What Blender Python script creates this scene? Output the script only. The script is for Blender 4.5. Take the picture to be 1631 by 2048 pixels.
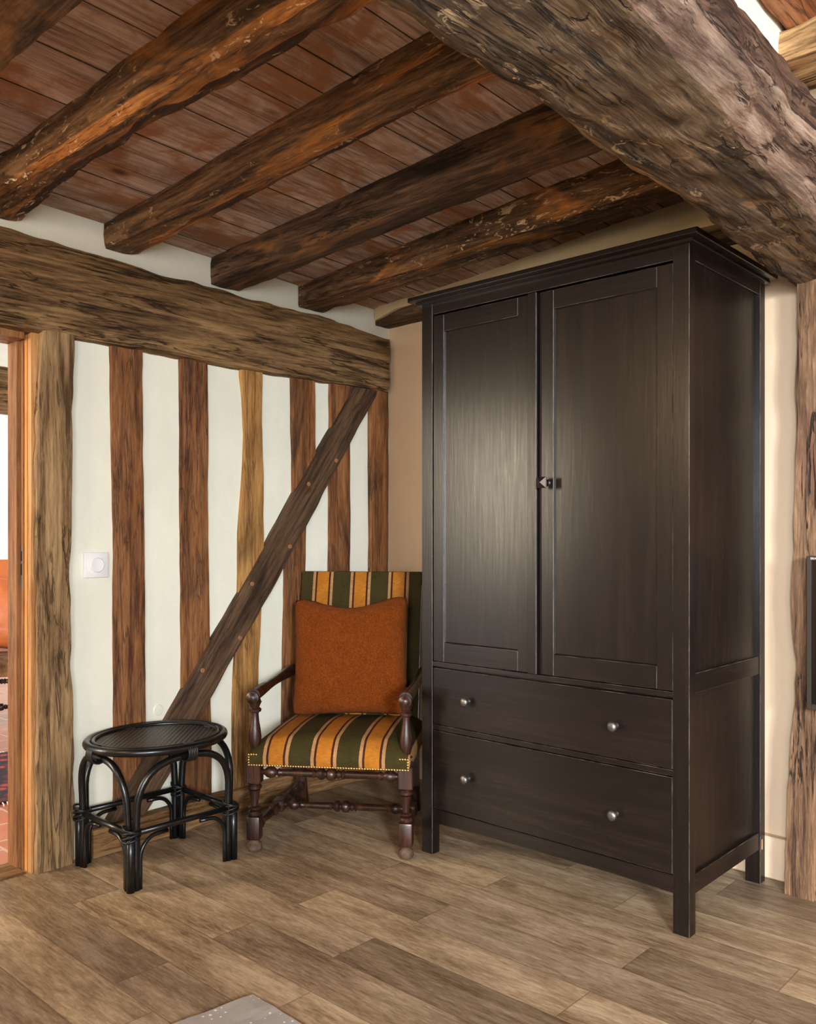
import bpy, bmesh, math, random
from mathutils import Vector, Matrix, noise
R = math.radians
rnd = random.Random(7)
for o in list(bpy.data.objects): bpy.data.objects.remove(o)
scene = bpy.context.scene
COL = scene.collection

# ------------------------------------------------------------------ camera
CAM = Vector((3.08, -3.203, 1.19)); F = 1750.0; PX0, PY0 = 815.5, 1072.0
RT = (0.735, 0.678); FW = (-0.678, 0.735)
cam = bpy.data.cameras.new('camera'); co = bpy.data.objects.new('camera', cam); COL.objects.link(co)
co.location = CAM; co.rotation_euler = (R(90), 0, math.atan2(0.678, 0.735))
cam.sensor_fit = 'HORIZONTAL'; cam.sensor_width = 36; cam.lens = F/1631*36
cam.shift_y = (PY0-1024)/1631; cam.clip_start = 0.02
scene.camera = co
# ------------------------------------------------------------------ view
vs = scene.view_settings
scene.display_settings.display_device = 'sRGB'
vs.view_transform = 'Standard'; vs.look = 'None'; vs.gamma = 1; vs.use_curve_mapping = False
vs.exposure = 0.5
# ------------------------------------------------------------------ world
w = bpy.data.worlds.new('world'); scene.world = w; w.use_nodes = True
bg = w.node_tree.nodes['Background']; bg.inputs[0].default_value = (0.75, 0.87, 1, 1); bg.inputs[1].default_value = 1.0
# ------------------------------------------------------------------ lights
def area(name, loc, target, sx, sy, power, color):
    l = bpy.data.lights.new(name, 'AREA'); l.shape = 'RECTANGLE'; l.size = sx; l.size_y = sy
    l.energy = power; l.color = color
    o = bpy.data.objects.new(name, l); COL.objects.link(o); o.location = loc
    o.rotation_euler = (Vector(target)-Vector(loc)).to_track_quat('-Z', 'Y').to_euler()
    return o
area('daylight_side_window', (6.6, -5.4, 1.95), (1.9, -0.7, 0.5), 0.7, 0.7, 400, (0.88, 0.94, 1.0))
area('sky_side_window', (5.3, -4.0, 1.5), (3.0, -2.6, 1.9), 1.0, 1.1, 60, (0.86, 0.93, 1.0))
area('daylight_front_window_far', (4.75, -7.5, 1.95), (2.0, -0.5, 1.0), 0.35, 0.9, 230, (0.84, 0.92, 1.0))
area('daylight_front_window', (4.15, -5.42, 1.5), (3.3, -3.0, 1.2), 1.2, 1.3, 90, (0.95, 0.97, 1.0))
area('added_highlight_light', (-1.52, -4.72, 1.75), (-1.0, -2.4, 1.2), 0.36, 1.5, 70, (1.0, 0.84, 0.60))  # added unseen light that gives the wardrobe's left door its warm highlight
area('daylight_next_room', (-3.2, 1.95, 1.5), (-3.6, -1.0, 0.8), 1.8, 1.4, 115, (0.66, 0.83, 1.0))
lp = bpy.data.lights.new('unseen_warm_lamp', 'POINT'); lp.energy = 34; lp.color = (1.0, 0.72, 0.42); lp.shadow_soft_size = 0.12
lo = bpy.data.objects.new('unseen_warm_lamp', lp); COL.objects.link(lo); lo.location = (0.9, -3.9, 2.0)  # warm light out of view, no fitting, placed to brighten the back-left corner

# ------------------------------------------------------------------ pixel helpers (measuring)
def ray(px, py):
    c = (px-PX0)/F
    return Vector((c*RT[0]+FW[0], c*RT[1]+FW[1], (PY0-py)/F))
def on_x(px, py, X): d = ray(px, py); return CAM+d*((X-CAM.x)/d.x)
def on_y(px, py, Y): d = ray(px, py); return CAM+d*((Y-CAM.y)/d.y)
def on_z(px, py, Z): d = ray(px, py); return CAM+d*((Z-CAM.z)/d.z)
def ceil_z(x, y): return 2.317+0.036*x-0.034*y

# ------------------------------------------------------------------ materials
def srgb(r, g, b):
    f = lambda v: ((v/255+0.055)/1.055)**2.4 if v > 10 else v/255/12.92
    return (f(r), f(g), f(b), 1)
class NT:
    def __init__(s, name):
        s.m = bpy.data.materials.new(name); s.m.use_nodes = True; s.t = s.m.node_tree
        s.b = s.t.nodes['Principled BSDF']
    def n(s, typ, **kw):
        nd = s.t.nodes.new(typ)
        for k, v in kw.items():
            if k.startswith('_'): setattr(nd, k[1:], v)
            else: nd.inputs[k.replace('__', ' ')].default_value = v
        return nd
    def l(s, a, b): s.t.links.new(a, b)
    def coord(s, scale=(1, 1, 1), rot=(0, 0, 0), rand=True):
        tc = s.n('ShaderNodeTexCoord'); mp = s.n('ShaderNodeMapping'); mp.vector_type = 'POINT'
        src = tc.outputs['Object']
        if rot != (0, 0, 0):
            m0 = s.n('ShaderNodeMapping'); m0.inputs['Rotation'].default_value = rot
            s.l(src, m0.inputs[0]); src = m0.outputs[0]
        mp.inputs['Scale'].default_value = scale; s.l(src, mp.inputs[0]); out = mp.outputs[0]
        if rand:
            oi = s.n('ShaderNodeObjectInfo'); mu = s.n('ShaderNodeVectorMath', _operation='SCALE')
            s.l(oi.outputs['Random'], mu.inputs['Scale']); mu.inputs[0].default_value = (37, 53, 71)
            ad = s.n('ShaderNodeVectorMath', _operation='ADD'); s.l(out, ad.inputs[0]); s.l(mu.outputs[0], ad.inputs[1]); out = ad.outputs[0]
        return out
    def noise(s, vec, scale, detail=4, rough=0.55, dist=0.0):
        nd = s.n('ShaderNodeTexNoise', Scale=scale, Detail=detail, Roughness=rough, Distortion=dist); s.l(vec, nd.inputs['Vector']); return nd.outputs['Fac']
    def ramp(s, fac, stops, interp='LINEAR'):
        cr = s.n('ShaderNodeValToRGB'); e = cr.color_ramp; e.interpolation = interp
        while len(e.elements) < len(stops): e.elements.new(0.5)
        for el, (p, c) in zip(e.elements, stops):
            el.position = p; el.color = c if len(c) == 4 else (*c, 1)
        s.l(fac, cr.inputs[0]); return cr.outputs['Color']
    def mix(s, fac, a, b, mode='MIX'):
        m = s.n('ShaderNodeMix', _data_type='RGBA', _blend_type=mode)
        for sock, v in ((m.inputs[0], fac), (m.inputs[6], a), (m.inputs[7], b)):
            if hasattr(v, 'default_value') or hasattr(v, 'links'): s.l(v, sock)
            else: sock.default_value = v
        return m.outputs[2]
    def math(s, op, a, b=None, c=None):
        m = s.n('ShaderNodeMath', _operation=op)
        for i, v in enumerate((a, b, c)):
            if v is None: continue
            if hasattr(v, 'links'): s.l(v, m.inputs[i])
            else: m.inputs[i].default_value = v
        return m.outputs[0]
    def bump(s, h, strength, dist=0.01, prev=None):
        b = s.n('ShaderNodeBump', Strength=strength, Distance=dist); s.l(h, b.inputs['Height'])
        if prev: s.l(prev, b.inputs['Normal'])
        return b.outputs[0]
    def fin(s, color=None, rough=None, normal=None, **kw):
        for k, v in (('Base Color', color), ('Roughness', rough), ('Normal', normal)):
            if v is None: continue
            if hasattr(v, 'links'): s.l(v, s.b.inputs[k])
            else: s.b.inputs[k].default_value = v
        for k, v in kw.items(): s.b.inputs[k.replace('__', ' ')].default_value = v
        return s.m
G3 = lambda v: (v, v, v, 1)
def wood(name, axis, dark, mid, light, accent=None, acc_amt=0.0, crack=0.5, rough=0.75, spec=0.3, rot=(0, 0, 0), grain=1.0, bumpS=0.6, bands=0.35, fleck=None):
    """old timber: long streaks along the grain axis, blotches, cracks"""
    k = NT(name)
    st = {'x': (0.07, 1, 1), 'y': (1, 0.07, 1), 'z': (1, 1, 0.07)}[axis]
    st2 = {'x': (0.35, 1, 1), 'y': (1, 0.35, 1), 'z': (1, 1, 0.35)}[axis]
    v = k.coord(tuple(a for a in st), rot); v2 = k.coord(st2, rot); v3 = k.coord((1, 1, 1), rot)
    fine = k.noise(v, 130*grain, 6, 0.75, 0.4); big = k.noise(v2, 4.5, 4, 0.6, 1.2); mid_ = k.noise(v, 26*grain, 7, 0.68, 0.9)
    a = k.math('ADD', k.math('MULTIPLY', fine, 0.40), k.math('MULTIPLY', mid_, 0.60))
    c = k.ramp(a, [(0.40, dark), (0.50, mid), (0.61, light)])
    blot = k.ramp(big, [(0.34, G3(1-bands)), (0.5, G3(1.0)), (0.68, G3(1+bands*0.35))])
    c = k.mix(1.0, c, blot, 'MULTIPLY')
    if accent:
        an = k.noise(v2, 3.0, 5, 0.62, 0.8)
        af = k.ramp(an, [(0.60-0.22*acc_amt, G3(0)), (0.68-0.18*acc_amt, G3(1))])
        c = k.mix(af, c, k.mix(1.0, accent, k.ramp(a, [(0.35, G3(0.55)), (0.6, G3(1.15))]), 'MULTIPLY'))
    cr = k.math('ABSOLUTE', k.math('SUBTRACT', k.noise(v, 17*grain, 5, 0.62, 1.0), 0.5)); cg = k.noise(v2, 6, 3, 0.6)
    crk = k.ramp(k.math('ADD', cr, k.ramp(cg, [(0.48, G3(0.0)), (0.62, G3(0.05))])), [(0.006, G3(0)), (0.022, G3(1))])
    c = k.mix(k.math('MULTIPLY', k.math('SUBTRACT', 1.0, crk), crack), c, (dark[0]*0.25, dark[1]*0.25, dark[2]*0.25, 1))
    if fleck:
        fk = k.noise(v2, 42, 4, 0.7, 1.0); gate = k.noise(v3, 2.6, 3, 0.6)
        ff = k.math('MULTIPLY', k.ramp(fk, [(0.585, G3(0)), (0.63, G3(1))]), k.ramp(gate, [(0.45, G3(0)), (0.6, G3(1))]))
        c = k.mix(ff, c, fleck)
    n1 = k.bump(k.math('ADD', k.math('MULTIPLY', fine, 0.35), k.math('ADD', k.math('MULTIPLY', crk, 0.6), k.math('MULTIPLY', mid_, 0.6))), bumpS, 0.012)
    rg = k.ramp(mid_, [(0.3, G3(min(1, rough+0.12))), (0.7, G3(rough-0.1))])
    return k.fin(c, rg, n1, Specular__IOR__Level=spec)
def plain(name, col, rough=0.5, metal=0.0, spec=0.5, coat=0.0, ns=0, na=0.1, bump=0, bs=40):
    k = NT(name); nrm = None; c = col
    v = k.coord()
    if ns:
        nn = k.noise(v, ns, 4, 0.6); c = k.mix(1.0, col, k.ramp(nn, [(0.3, G3(1-na)), (0.7, G3(1+na*0.5))]), 'MULTIPLY')
    if bump: nrm = k.bump(k.noise(v, bs, 4, 0.6), bump, 0.004)
    return k.fin(c, rough, nrm, Metallic=metal, Specular__IOR__Level=spec, Coat__Weight=coat)
def plaster(name, col):
    k = NT(name); v = k.coord(rand=False)
    n = k.noise(v, 3.0, 4, 0.6); c = k.mix(1.0, col, k.ramp(n, [(0.3, G3(0.95)), (0.7, G3(1.02))]), 'MULTIPLY')
    b = k.bump(k.noise(v, 5, 4, 0.5), 0.25, 0.03); b = k.bump(k.noise(v, 120, 3, 0.6), 0.12, 0.002, b)
    return k.fin(c, 0.85, b, Specular__IOR__Level=0.2)

M = {}
M['joist'] = wood('joist oak', 'x', srgb(50, 34, 22), srgb(98, 70, 46), srgb(142, 108, 76), srgb(190, 124, 62), 0.25, 0.7, fleck=srgb(206, 176, 134))
M['joist_dark'] = wood('dark joist oak', 'x', srgb(40, 29, 22), srgb(78, 58, 43), srgb(116, 90, 68), srgb(140, 98, 60), 0.1, 0.7)
M['girder'] = wood('girder oak', 'y', srgb(54, 41, 31), srgb(108, 88, 68), srgb(158, 134, 106), srgb(176, 140, 104), 0.2, 0.8, fleck=srgb(212, 182, 142), bands=0.5, bumpS=0.9)
M['wall_beam'] = wood('wall beam oak', 'y', srgb(64, 44, 26), srgb(124, 94, 60), srgb(164, 130, 88), None, 0, 0.75, bands=0.3, bumpS=0.8)
M['stud'] = wood('stud oak', 'z', srgb(72, 42, 24), srgb(124, 79, 45), srgb(156, 108, 66), srgb(72, 48, 32), 0.12, 0.6, rough=0.6, bands=0.4, bumpS=0.4)
M['stud_light'] = wood('honey oak stud', 'z', srgb(112, 76, 38), srgb(168, 122, 68), srgb(196, 150, 92), srgb(110, 84, 54), 0.1, 0.5, bands=0.3, bumpS=0.4)
M['post_old'] = wood('weathered post', 'z', srgb(82, 60, 38), srgb(144, 114, 78), srgb(178, 148, 108), srgb(100, 78, 52), 0.25, 0.65, bands=0.35, bumpS=0.6, grain=0.75)
M['post_tan'] = wood('tan post', 'z', srgb(66, 46, 34), srgb(124, 92, 66), srgb(168, 130, 98), srgb(120, 84, 64), 0.25, 0.9, bands=0.4, bumpS=0.9)
M['pine_lit'] = wood('lit reveal pine', 'z', srgb(176, 108, 50), srgb(214, 142, 72), srgb(228, 160, 92), None, 0, 0.1, rough=0.4, bands=0.1, bumpS=0.1)  # glow on the door reveal put into the colour
M['joist_tan'] = wood('tan bottomed joist', 'x', srgb(96, 68, 42), srgb(164, 126, 82), srgb(204, 168, 118), None, 0, 0.9, bands=0.5)
M['lath'] = wood('orange ceiling board', 'y', srgb(112, 66, 40), srgb(176, 112, 74), srgb(204, 146, 104), srgb(96, 60, 40), 0.2, 0.6)
M['sapwood'] = wood('orange sapwood edge', 'x', srgb(96, 60, 34), srgb(172, 112, 60), srgb(206, 148, 90), srgb(70, 46, 30), 0.5, 0.7, bands=0.5, fleck=srgb(232, 214, 180))
M['girder_edge'] = wood('greyed girder edge', 'y', srgb(84, 62, 52), srgb(146, 120, 104), srgb(186, 164, 146), srgb(196, 140, 92), 0.1, 0.9, bands=0.4, bumpS=0.8)
M['girder_side'] = wood('girder side oak', 'y', srgb(52, 36, 28), srgb(102, 76, 62), srgb(138, 108, 90), None, 0, 0.8, bands=0.5)
M['brace'] = wood('dark brace oak', 'z', srgb(48, 33, 24), srgb(84, 62, 44), srgb(114, 88, 64), None, 0, 0.5, rot=(R(35.6), 0, 0), bands=0.35, bumpS=0.4, rough=0.6)
M['sill'] = wood('sill oak', 'y', srgb(72, 50, 28), srgb(130, 96, 60), srgb(162, 126, 84), None, 0, 0.6, bands=0.35, bumpS=0.4)
M['plate'] = wood('wall plate oak', 'x', srgb(50, 36, 26), srgb(94, 72, 50), srgb(130, 102, 76), None, 0, 0.6)
M['pine'] = wood('pine trim', 'z', srgb(150, 102, 56), srgb(186, 136, 84), srgb(206, 158, 106), None, 0, 0.15, rough=0.5, bands=0.12, bumpS=0.15)
M['pine_dark'] = wood('stained jamb', 'z', srgb(98, 62, 36), srgb(136, 92, 55), srgb(160, 114, 72), None, 0, 0.15, rough=0.5, bands=0.15, bumpS=0.15)
M['peg'] = plain('peg wood', srgb(150, 108, 72), 0.7, ns=60, na=0.2)
M['white_plaster'] = plaster('white plaster', srgb(238, 237, 220))
M['beige_plaster'] = plaster('beige plaster', srgb(228, 200, 168))
M['ochre_plaster'] = plaster('ochre plaster', srgb(216, 190, 148))

def ceiling_mat():
    k = NT('ceiling boards'); v = k.coord((1, 0.08, 1), rand=False); v0 = k.coord(rand=False)
    sp = k.n('ShaderNodeSeparateXYZ'); k.l(v0, sp.inputs[0]); X, Y = sp.outputs[0], sp.outputs[1]
    u = k.math('DIVIDE', X, 0.115); cell = k.math('FLOOR', u); fr = k.math('SUBTRACT', u, cell)
    wn = k.n('ShaderNodeTexWhiteNoise', _noise_dimensions='1D'); k.l(cell, wn.inputs['W'])
    cb = k.n('ShaderNodeCombineXYZ'); k.l(k.math('MULTIPLY', wn.outputs[0], 50), cb.inputs[1]); k.l(k.math('MULTIPLY', wn.outputs[0], 31), cb.inputs[2])
    ad = k.n('ShaderNodeVectorMath', _operation='ADD'); k.l(v, ad.inputs[0]); k.l(cb.outputs[0], ad.inputs[1])
    g = k.noise(ad.outputs[0], 60, 6, 0.65, 1.2); g2 = k.noise(ad.outputs[0], 14, 4, 0.6, 1.5)
    c = k.ramp(k.math('ADD', k.math('MULTIPLY', g, 0.5), k.math('MULTIPLY', g2, 0.5)), [(0.38, srgb(120, 96, 84)), (0.5, srgb(176, 152, 138)), (0.62, srgb(206, 184, 172))])
    st = k.noise(v0, 5.5, 5, 0.6, 0.8)
    c = k.mix(k.ramp(st, [(0.47, G3(0)), (0.62, G3(0.85))]), c, srgb(152, 104, 68))
    # dark band beside the joists' shade lines is left to the light; knots:
    vo = k.n('ShaderNodeTexVoronoi', Scale=3.4, Randomness=1.0); k.l(k.coord((1, 0.6, 1), rand=False), vo.inputs['Vector'])
    kn = k.ramp(vo.outputs['Distance'], [(0.035, G3(1)), (0.09, G3(0))]); c = k.mix(k.math('MULTIPLY', kn, 0.8), c, srgb(50, 26, 16))
    c = k.mix(1.0, c, k.ramp(wn.outputs[0], [(0, G3(0.82)), (1, G3(1.1))]), 'MULTIPLY')
    ed = k.math('MINIMUM', fr, k.math('SUBTRACT', 1.0, fr))
    wl = k.noise(v, 7, 3, 0.5); wg = k.math('MULTIPLY', k.math('LESS_THAN', ed, 0.011), k.math('GREATER_THAN', wl, 0.53))
    dk = k.math('LESS_THAN', ed, 0.017)
    c = k.mix(k.math('MULTIPLY', dk, 0.75), c, srgb(40, 24, 16)); c = k.mix(wg, c, srgb(214, 200, 180))
    h = k.math('ADD', k.math('MULTIPLY', g, 0.3), k.math('MULTIPLY', k.math('MINIMUM', ed, 0.03), 20))
    return k.fin(c, 0.8, k.bump(h, 0.5, 0.006), Specular__IOR__Level=0.25)
M['ceiling'] = ceiling_mat()
def floor_mat():
    k = NT('vinyl plank floor'); v0 = k.coord(rand=False)
    sp = k.n('ShaderNodeSeparateXYZ'); k.l(v0, sp.inputs[0]); X, Y = sp.outputs[0], sp.outputs[1]
    r = k.math('DIVIDE', k.math('ADD', Y, 1.2), 0.165); row = k.math('FLOOR', r); fy = k.math('SUBTRACT', r, row)
    wr = k.n('ShaderNodeTexWhiteNoise', _noise_dimensions='1D'); k.l(row, wr.inputs['W'])
    OFF = [.2, .5, .85, .05, .628, .079, .724, .082, .709, .082, .714, .3, .6, .1, .8, .4]
    offr = k.ramp(k.math('DIVIDE', k.math('ADD', row, 8.5), 16.0), [(i/16.0, G3(v)) for i, v in enumerate(OFF)], 'CONSTANT')
    u = k.math('ADD', k.math('DIVIDE', X, 0.98), offr); cell = k.math('FLOOR', u); fx = k.math('SUBTRACT', u, cell)
    cid = k.n('ShaderNodeCombineXYZ'); k.l(row, cid.inputs[0]); k.l(cell, cid.inputs[1])
    wc = k.n('ShaderNodeTexWhiteNoise', _noise_dimensions='3D'); k.l(cid.outputs[0], wc.inputs['Vector'])
    off = k.n('ShaderNodeVectorMath', _operation='SCALE'); k.l(wc.outputs['Color'], off.inputs[0]); off.inputs['Scale'].default_value = 40
    def vec(sc):
        ad = k.n('ShaderNodeVectorMath', _operation='ADD'); k.l(k.coord(sc, rand=False), ad.inputs[0]); k.l(off.outputs[0], ad.inputs[1]); return ad.outputs[0]
    g = k.noise(vec((0.16, 1, 1)), 120, 6, 0.75, 0.3); g2 = k.noise(vec((0.2, 1, 1)), 13, 6, 0.7, 0.3)
    a = k.math('ADD', k.math('MULTIPLY', g, 0.45), k.math('MULTIPLY', g2, 0.55))
    c = k.ramp(a, [(0.38, srgb(112, 90, 68)), (0.5, srgb(158, 136, 110)), (0.62, srgb(194, 174, 148))])
    c = k.mix(1.0, c, k.ramp(wc.outputs[0], [(0.1, (0.66, 0.62, 0.58, 1)), (0.5, (0.95, 0.92, 0.88, 1)), (0.9, (1.16, 1.12, 1.04, 1))]), 'MULTIPLY')
    ey = k.math('MINIMUM', fy, k.math('SUBTRACT', 1.0, fy)); ex = k.math('MULTIPLY', k.math('MINIMUM', fx, k.math('SUBTRACT', 1.0, fx)), 5.9)
    e = k.math('MINIMUM', ex, ey); sm = k.math('LESS_THAN', e, 0.011)
    c = k.mix(k.math('MULTIPLY', sm, 0.5), c, srgb(84, 64, 46))
    h = k.math('ADD', k.math('MULTIPLY', g, 0.2), k.math('MULTIPLY', k.math('MINIMUM', e, 0.02), 15))
    return k.fin(c, k.ramp(g, [(0.3, G3(0.5)), (0.7, G3(0.38))]), k.bump(h, 0.25, 0.003), Specular__IOR__Level=0.45)
M['floor'] = floor_mat()
def tile_mat():
    k = NT('terracotta tiles'); v = k.coord(rand=False)
    br = k.n('ShaderNodeTexBrick', Scale=1.0); k.l(v, br.inputs['Vector'])
    br.inputs['Color1'].default_value = srgb(196, 120, 92); br.inputs['Color2'].default_value = srgb(168, 100, 84); br.inputs['Mortar'].default_value = srgb(196, 170, 150)
    br.inputs['Brick Width'].default_value = 0.2; br.inputs['Row Height'].default_value = 0.2; br.inputs['Mortar Size'].default_value = 0.006; br.offset = 0.5
    n = k.noise(v, 6, 4, 0.6); c = k.mix(1.0, br.outputs['Color'], k.ramp(n, [(0.3, G3(0.8)), (0.7, G3(1.1))]), 'MULTIPLY')
    return k.fin(c, 0.3, k.bump(k.math('SUBTRACT', 1.0, br.outputs['Fac']), 0.3, 0.004))
M['tiles'] = tile_mat()
def ward_mat(name, axis):
    k = NT(name); st = {'x': (0.06, 1, 1), 'y': (1, 0.06, 1), 'z': (1, 1, 0.06)}[axis]
    v = k.coord(st, rand=True); g = k.noise(v, 80, 6, 0.65, 0.8); g2 = k.noise(v, 14, 4, 0.6, 1.0)
    c = k.ramp(k.math('ADD', k.math('MULTIPLY', g, 0.5), k.math('MULTIPLY', g2, 0.5)), [(0.35, srgb(15, 10, 8)), (0.5, srgb(23, 16, 13)), (0.68, srgb(37, 27, 22))])
    return k.fin(c, k.ramp(g, [(0.3, G3(0.34)), (0.7, G3(0.26))]), k.bump(g, 0.10, 0.003), Specular__IOR__Level=0.45)
M['wardZ'] = ward_mat('black brown stained pine upright', 'z'); M['wardX'] = ward_mat('black brown stained pine across', 'x'); M['wardY'] = ward_mat('black brown stained pine deep', 'y')
def worn_mat():
    k = NT('worn edge paint'); v = k.coord(rand=False); n = k.noise(v, 9, 5, 0.7)
    return k.fin(k.ramp(n, [(0.42, srgb(38, 30, 26)), (0.62, srgb(104, 90, 78))]), 0.45)
M['worn'] = worn_mat()
M['bare'] = plain('bare chipped pine', srgb(224, 178, 130), 0.7)
M['pewter'] = plain('pewter knob', srgb(130, 126, 120), 0.35, metal=0.9, ns=80, na=0.2, bump=0.3, bs=200)
M['darkmetal'] = plain('dark faceted metal', srgb(60, 50, 44), 0.38, metal=0.8)
M['steel'] = plain('steel', srgb(150, 150, 148), 0.35, metal=0.9)
M['rattan'] = plain('black lacquered rattan', srgb(14, 15, 16), 0.28, ns=25, na=0.3, bump=0.1, bs=60)
M['binding'] = plain('black binding cane', srgb(20, 20, 21), 0.45)
def weave_mat():
    k = NT('woven black cane'); v = k.coord((1, 1, 1), rot=(0, 0, R(45)), rand=False)
    ch = k.n('ShaderNodeTexWave', Scale=24.0, _bands_direction='X'); k.l(v, ch.inputs['Vector'])
    ch2 = k.n('ShaderNodeTexWave', Scale=20.0, _bands_direction='Y'); k.l(v, ch2.inputs['Vector'])
    h = k.math('MULTIPLY', ch.outputs['Fac'], ch2.outputs['Fac'])
    c = k.ramp(h, [(0.15, srgb(8, 7, 6)), (0.6, srgb(84, 74, 62))])
    return k.fin(c, 0.42, k.bump(h, 0.7, 0.004))
M['weave'] = weave_mat()
M['turned'] = wood('polished walnut', 'z', srgb(20, 10, 7), srgb(46, 23, 15), srgb(76, 42, 27), None, 0, 0.2, rough=0.34, spec=0.6, bands=0.3, bumpS=0.12)
M['turnedworn'] = plain('worn foot wood', srgb(96, 74, 56), 0.8, ns=40, na=0.6, bump=0.4, bs=60)
M['brass'] = plain('brass nail', srgb(214, 176, 112), 0.25, metal=0.9)
def stripe_mat(name, period, phase, dim=1.0):
    k = NT(name); tc = k.n('ShaderNodeTexCoord'); sp = k.n('ShaderNodeSeparateXYZ'); k.l(tc.outputs['Object'], sp.inputs[0])
    u = k.math('FRACT', k.math('ADD', k.math('DIVIDE', k.math('SUBTRACT', sp.outputs[0], phase), period), 0.5))
    d = k.math('ABSOLUTE', k.math('SUBTRACT', u, 0.5))
    och, brn, crm, grn = srgb(172, 108, 34), srgb(66, 30, 20), srgb(168, 128, 84), srgb(58, 50, 20)
    c = k.ramp(d, [(0, och), (0.152, brn), (0.196, crm), (0.268, brn), (0.28, grn)], 'CONSTANT')
    v = k.coord((1, 1, 1), rand=False); n = k.noise(v, 14, 4, 0.6)
    wv = k.noise(k.coord((0.15, 1, 1), rand=False), 420, 2, 0.5); wx = k.noise(k.coord((1, 0.1, 0.1), rand=False), 380, 2, 0.5)
    c = k.mix(1.0, c, k.ramp(n, [(0.3, G3(0.8*dim)), (0.7, G3(1.1*dim))]), 'MULTIPLY')
    c = k.mix(1.0, c, k.ramp(wv, [(0.35, G3(0.78)), (0.65, G3(1.12))]), 'MULTIPLY')
    return k.fin(c, 0.8, k.bump(k.math('ADD', wv, wx), 0.35, 0.002), Specular__IOR__Level=0.15)
M['stripe_seat'] = stripe_mat('striped velvet seat', 0.1815, -0.0155); M['stripe_back'] = stripe_mat('striped velvet back', 0.170, 0.0)
def fuzz_mat(name, col):
    k = NT(name); v = k.coord(rand=False); n = k.noise(v, 170, 5, 0.8); n2 = k.noise(v, 22, 4, 0.6, 1.0)
    c = k.mix(1.0, col, k.ramp(n, [(0.36, G3(0.55)), (0.64, G3(1.35))]), 'MULTIPLY'); c = k.mix(1.0, c, k.ramp(n2, [(0.3, G3(0.85)), (0.7, G3(1.1))]), 'MULTIPLY')
    return k.fin(c, 0.95, k.bump(k.math('ADD', n, n2), 0.7, 0.004), Sheen__Weight=0.08, Sheen__Roughness=0.6, Sheen__Tint=(0.9, 0.5, 0.25, 1), Specular__IOR__Level=0.1)
M['mohair'] = fuzz_mat('rust mohair', srgb(118, 56, 15))
M['leather'] = plain('orange leather', srgb(214, 120, 70), 0.35, ns=8, na=0.2)
M['tapestry'] = plain('dark tapestry', srgb(120, 84, 52), 0.85, ns=22, na=0.9)
M['white_plastic'] = plain('white plastic', srgb(238, 238, 238), 0.2)
M['bezel'] = plain('dark bezel', srgb(52, 46, 40), 0.35)
M['screen'] = plain('black glass screen', srgb(16, 14, 12), 0.12)
M['letter'] = plain('silver lettering', srgb(220, 214, 204), 0.4)
def mat_rug():
    k = NT('grey dotted cloth'); v = k.coord(rot=(0, 0, R(20)), rand=False)
    vo = k.n('ShaderNodeTexVoronoi', Scale=52.0, Randomness=0.35); k.l(v, vo.inputs['Vector'])
    c = k.mix(k.ramp(vo.outputs['Distance'], [(0.17, G3(1)), (0.24, G3(0))]), srgb(166, 160, 154), srgb(232, 230, 224))
    return k.fin(c, 0.9, k.bump(k.noise(v, 300, 3), 0.3, 0.002))
M['dots'] = mat_rug()
def persian():
    k = NT('dark red rug'); v = k.coord(rand=False); vo = k.n('ShaderNodeTexVoronoi', Scale=14.0); k.l(v, vo.inputs['Vector'])
    c = k.ramp(vo.outputs['Distance'], [(0.1, srgb(150, 60, 60)), (0.3, srgb(86, 22, 34)), (0.5, srgb(34, 20, 32))], 'CONSTANT'); return k.fin(c, 0.95)
M['persian'] = persian(); M['fringe'] = plain('cream fringe', srgb(226, 216, 200), 0.9)

# ------------------------------------------------------------------ mesh helpers
def link(name, bm, mats, parent=None, smooth=False, autos=None):
    me = bpy.data.meshes.new(name); bm.normal_update(); bm.to_mesh(me); bm.free()
    for m in (mats if isinstance(mats, (list, tuple)) else [mats]): me.materials.append(M[m] if isinstance(m, str) else m)
    if smooth or autos:
        for p in me.polygons: p.use_smooth = True
    if autos:
        me.set_sharp_from_angle(angle=R(autos))
    o = bpy.data.objects.new(name, me); COL.objects.link(o)
    if parent: o.parent = parent
    return o
def structure(o): o['kind'] = 'structure'; return o
def tag(o, label, cat, group=None):
    o['label'] = label; o['category'] = cat
    if group: o['group'] = group
    return o
def thing(name, label, cat, loc, rz=0, group=None):
    o = bpy.data.objects.new(name, None); COL.objects.link(o); o.location = loc; o.rotation_euler = (0, 0, rz); o.empty_display_size = 0.05
    return tag(o, label, cat, group)
def box(bm, x0, x1, y0, y1, z0, z1, bev=0.0, seg=1, worn=None, mi=0):
    vs = [bm.verts.new((x, y, z)) for x in (x0, x1) for y in (y0, y1) for z in (z0, z1)]
    q = [(0, 1, 3, 2), (4, 6, 7, 5), (0, 4, 5, 1), (2, 3, 7, 6), (0, 2, 6, 4), (1, 5, 7, 3)]
    fs = [bm.faces.new([vs[i] for i in f]) for f in q]
    for f in fs: f.material_index = mi
    if bev:
        es = list({e for f in fs for e in f.edges})
        bmesh.ops.bevel(bm, geom=es, offset=bev, segments=seg, affect='EDGES', profile=0.5, material=-1 if worn is None else worn)
    return vs
def bx(name, mats, parent, *a, **k):
    bm = bmesh.new(); box(bm, *a, **k); return link(name, bm, mats, parent)
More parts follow.
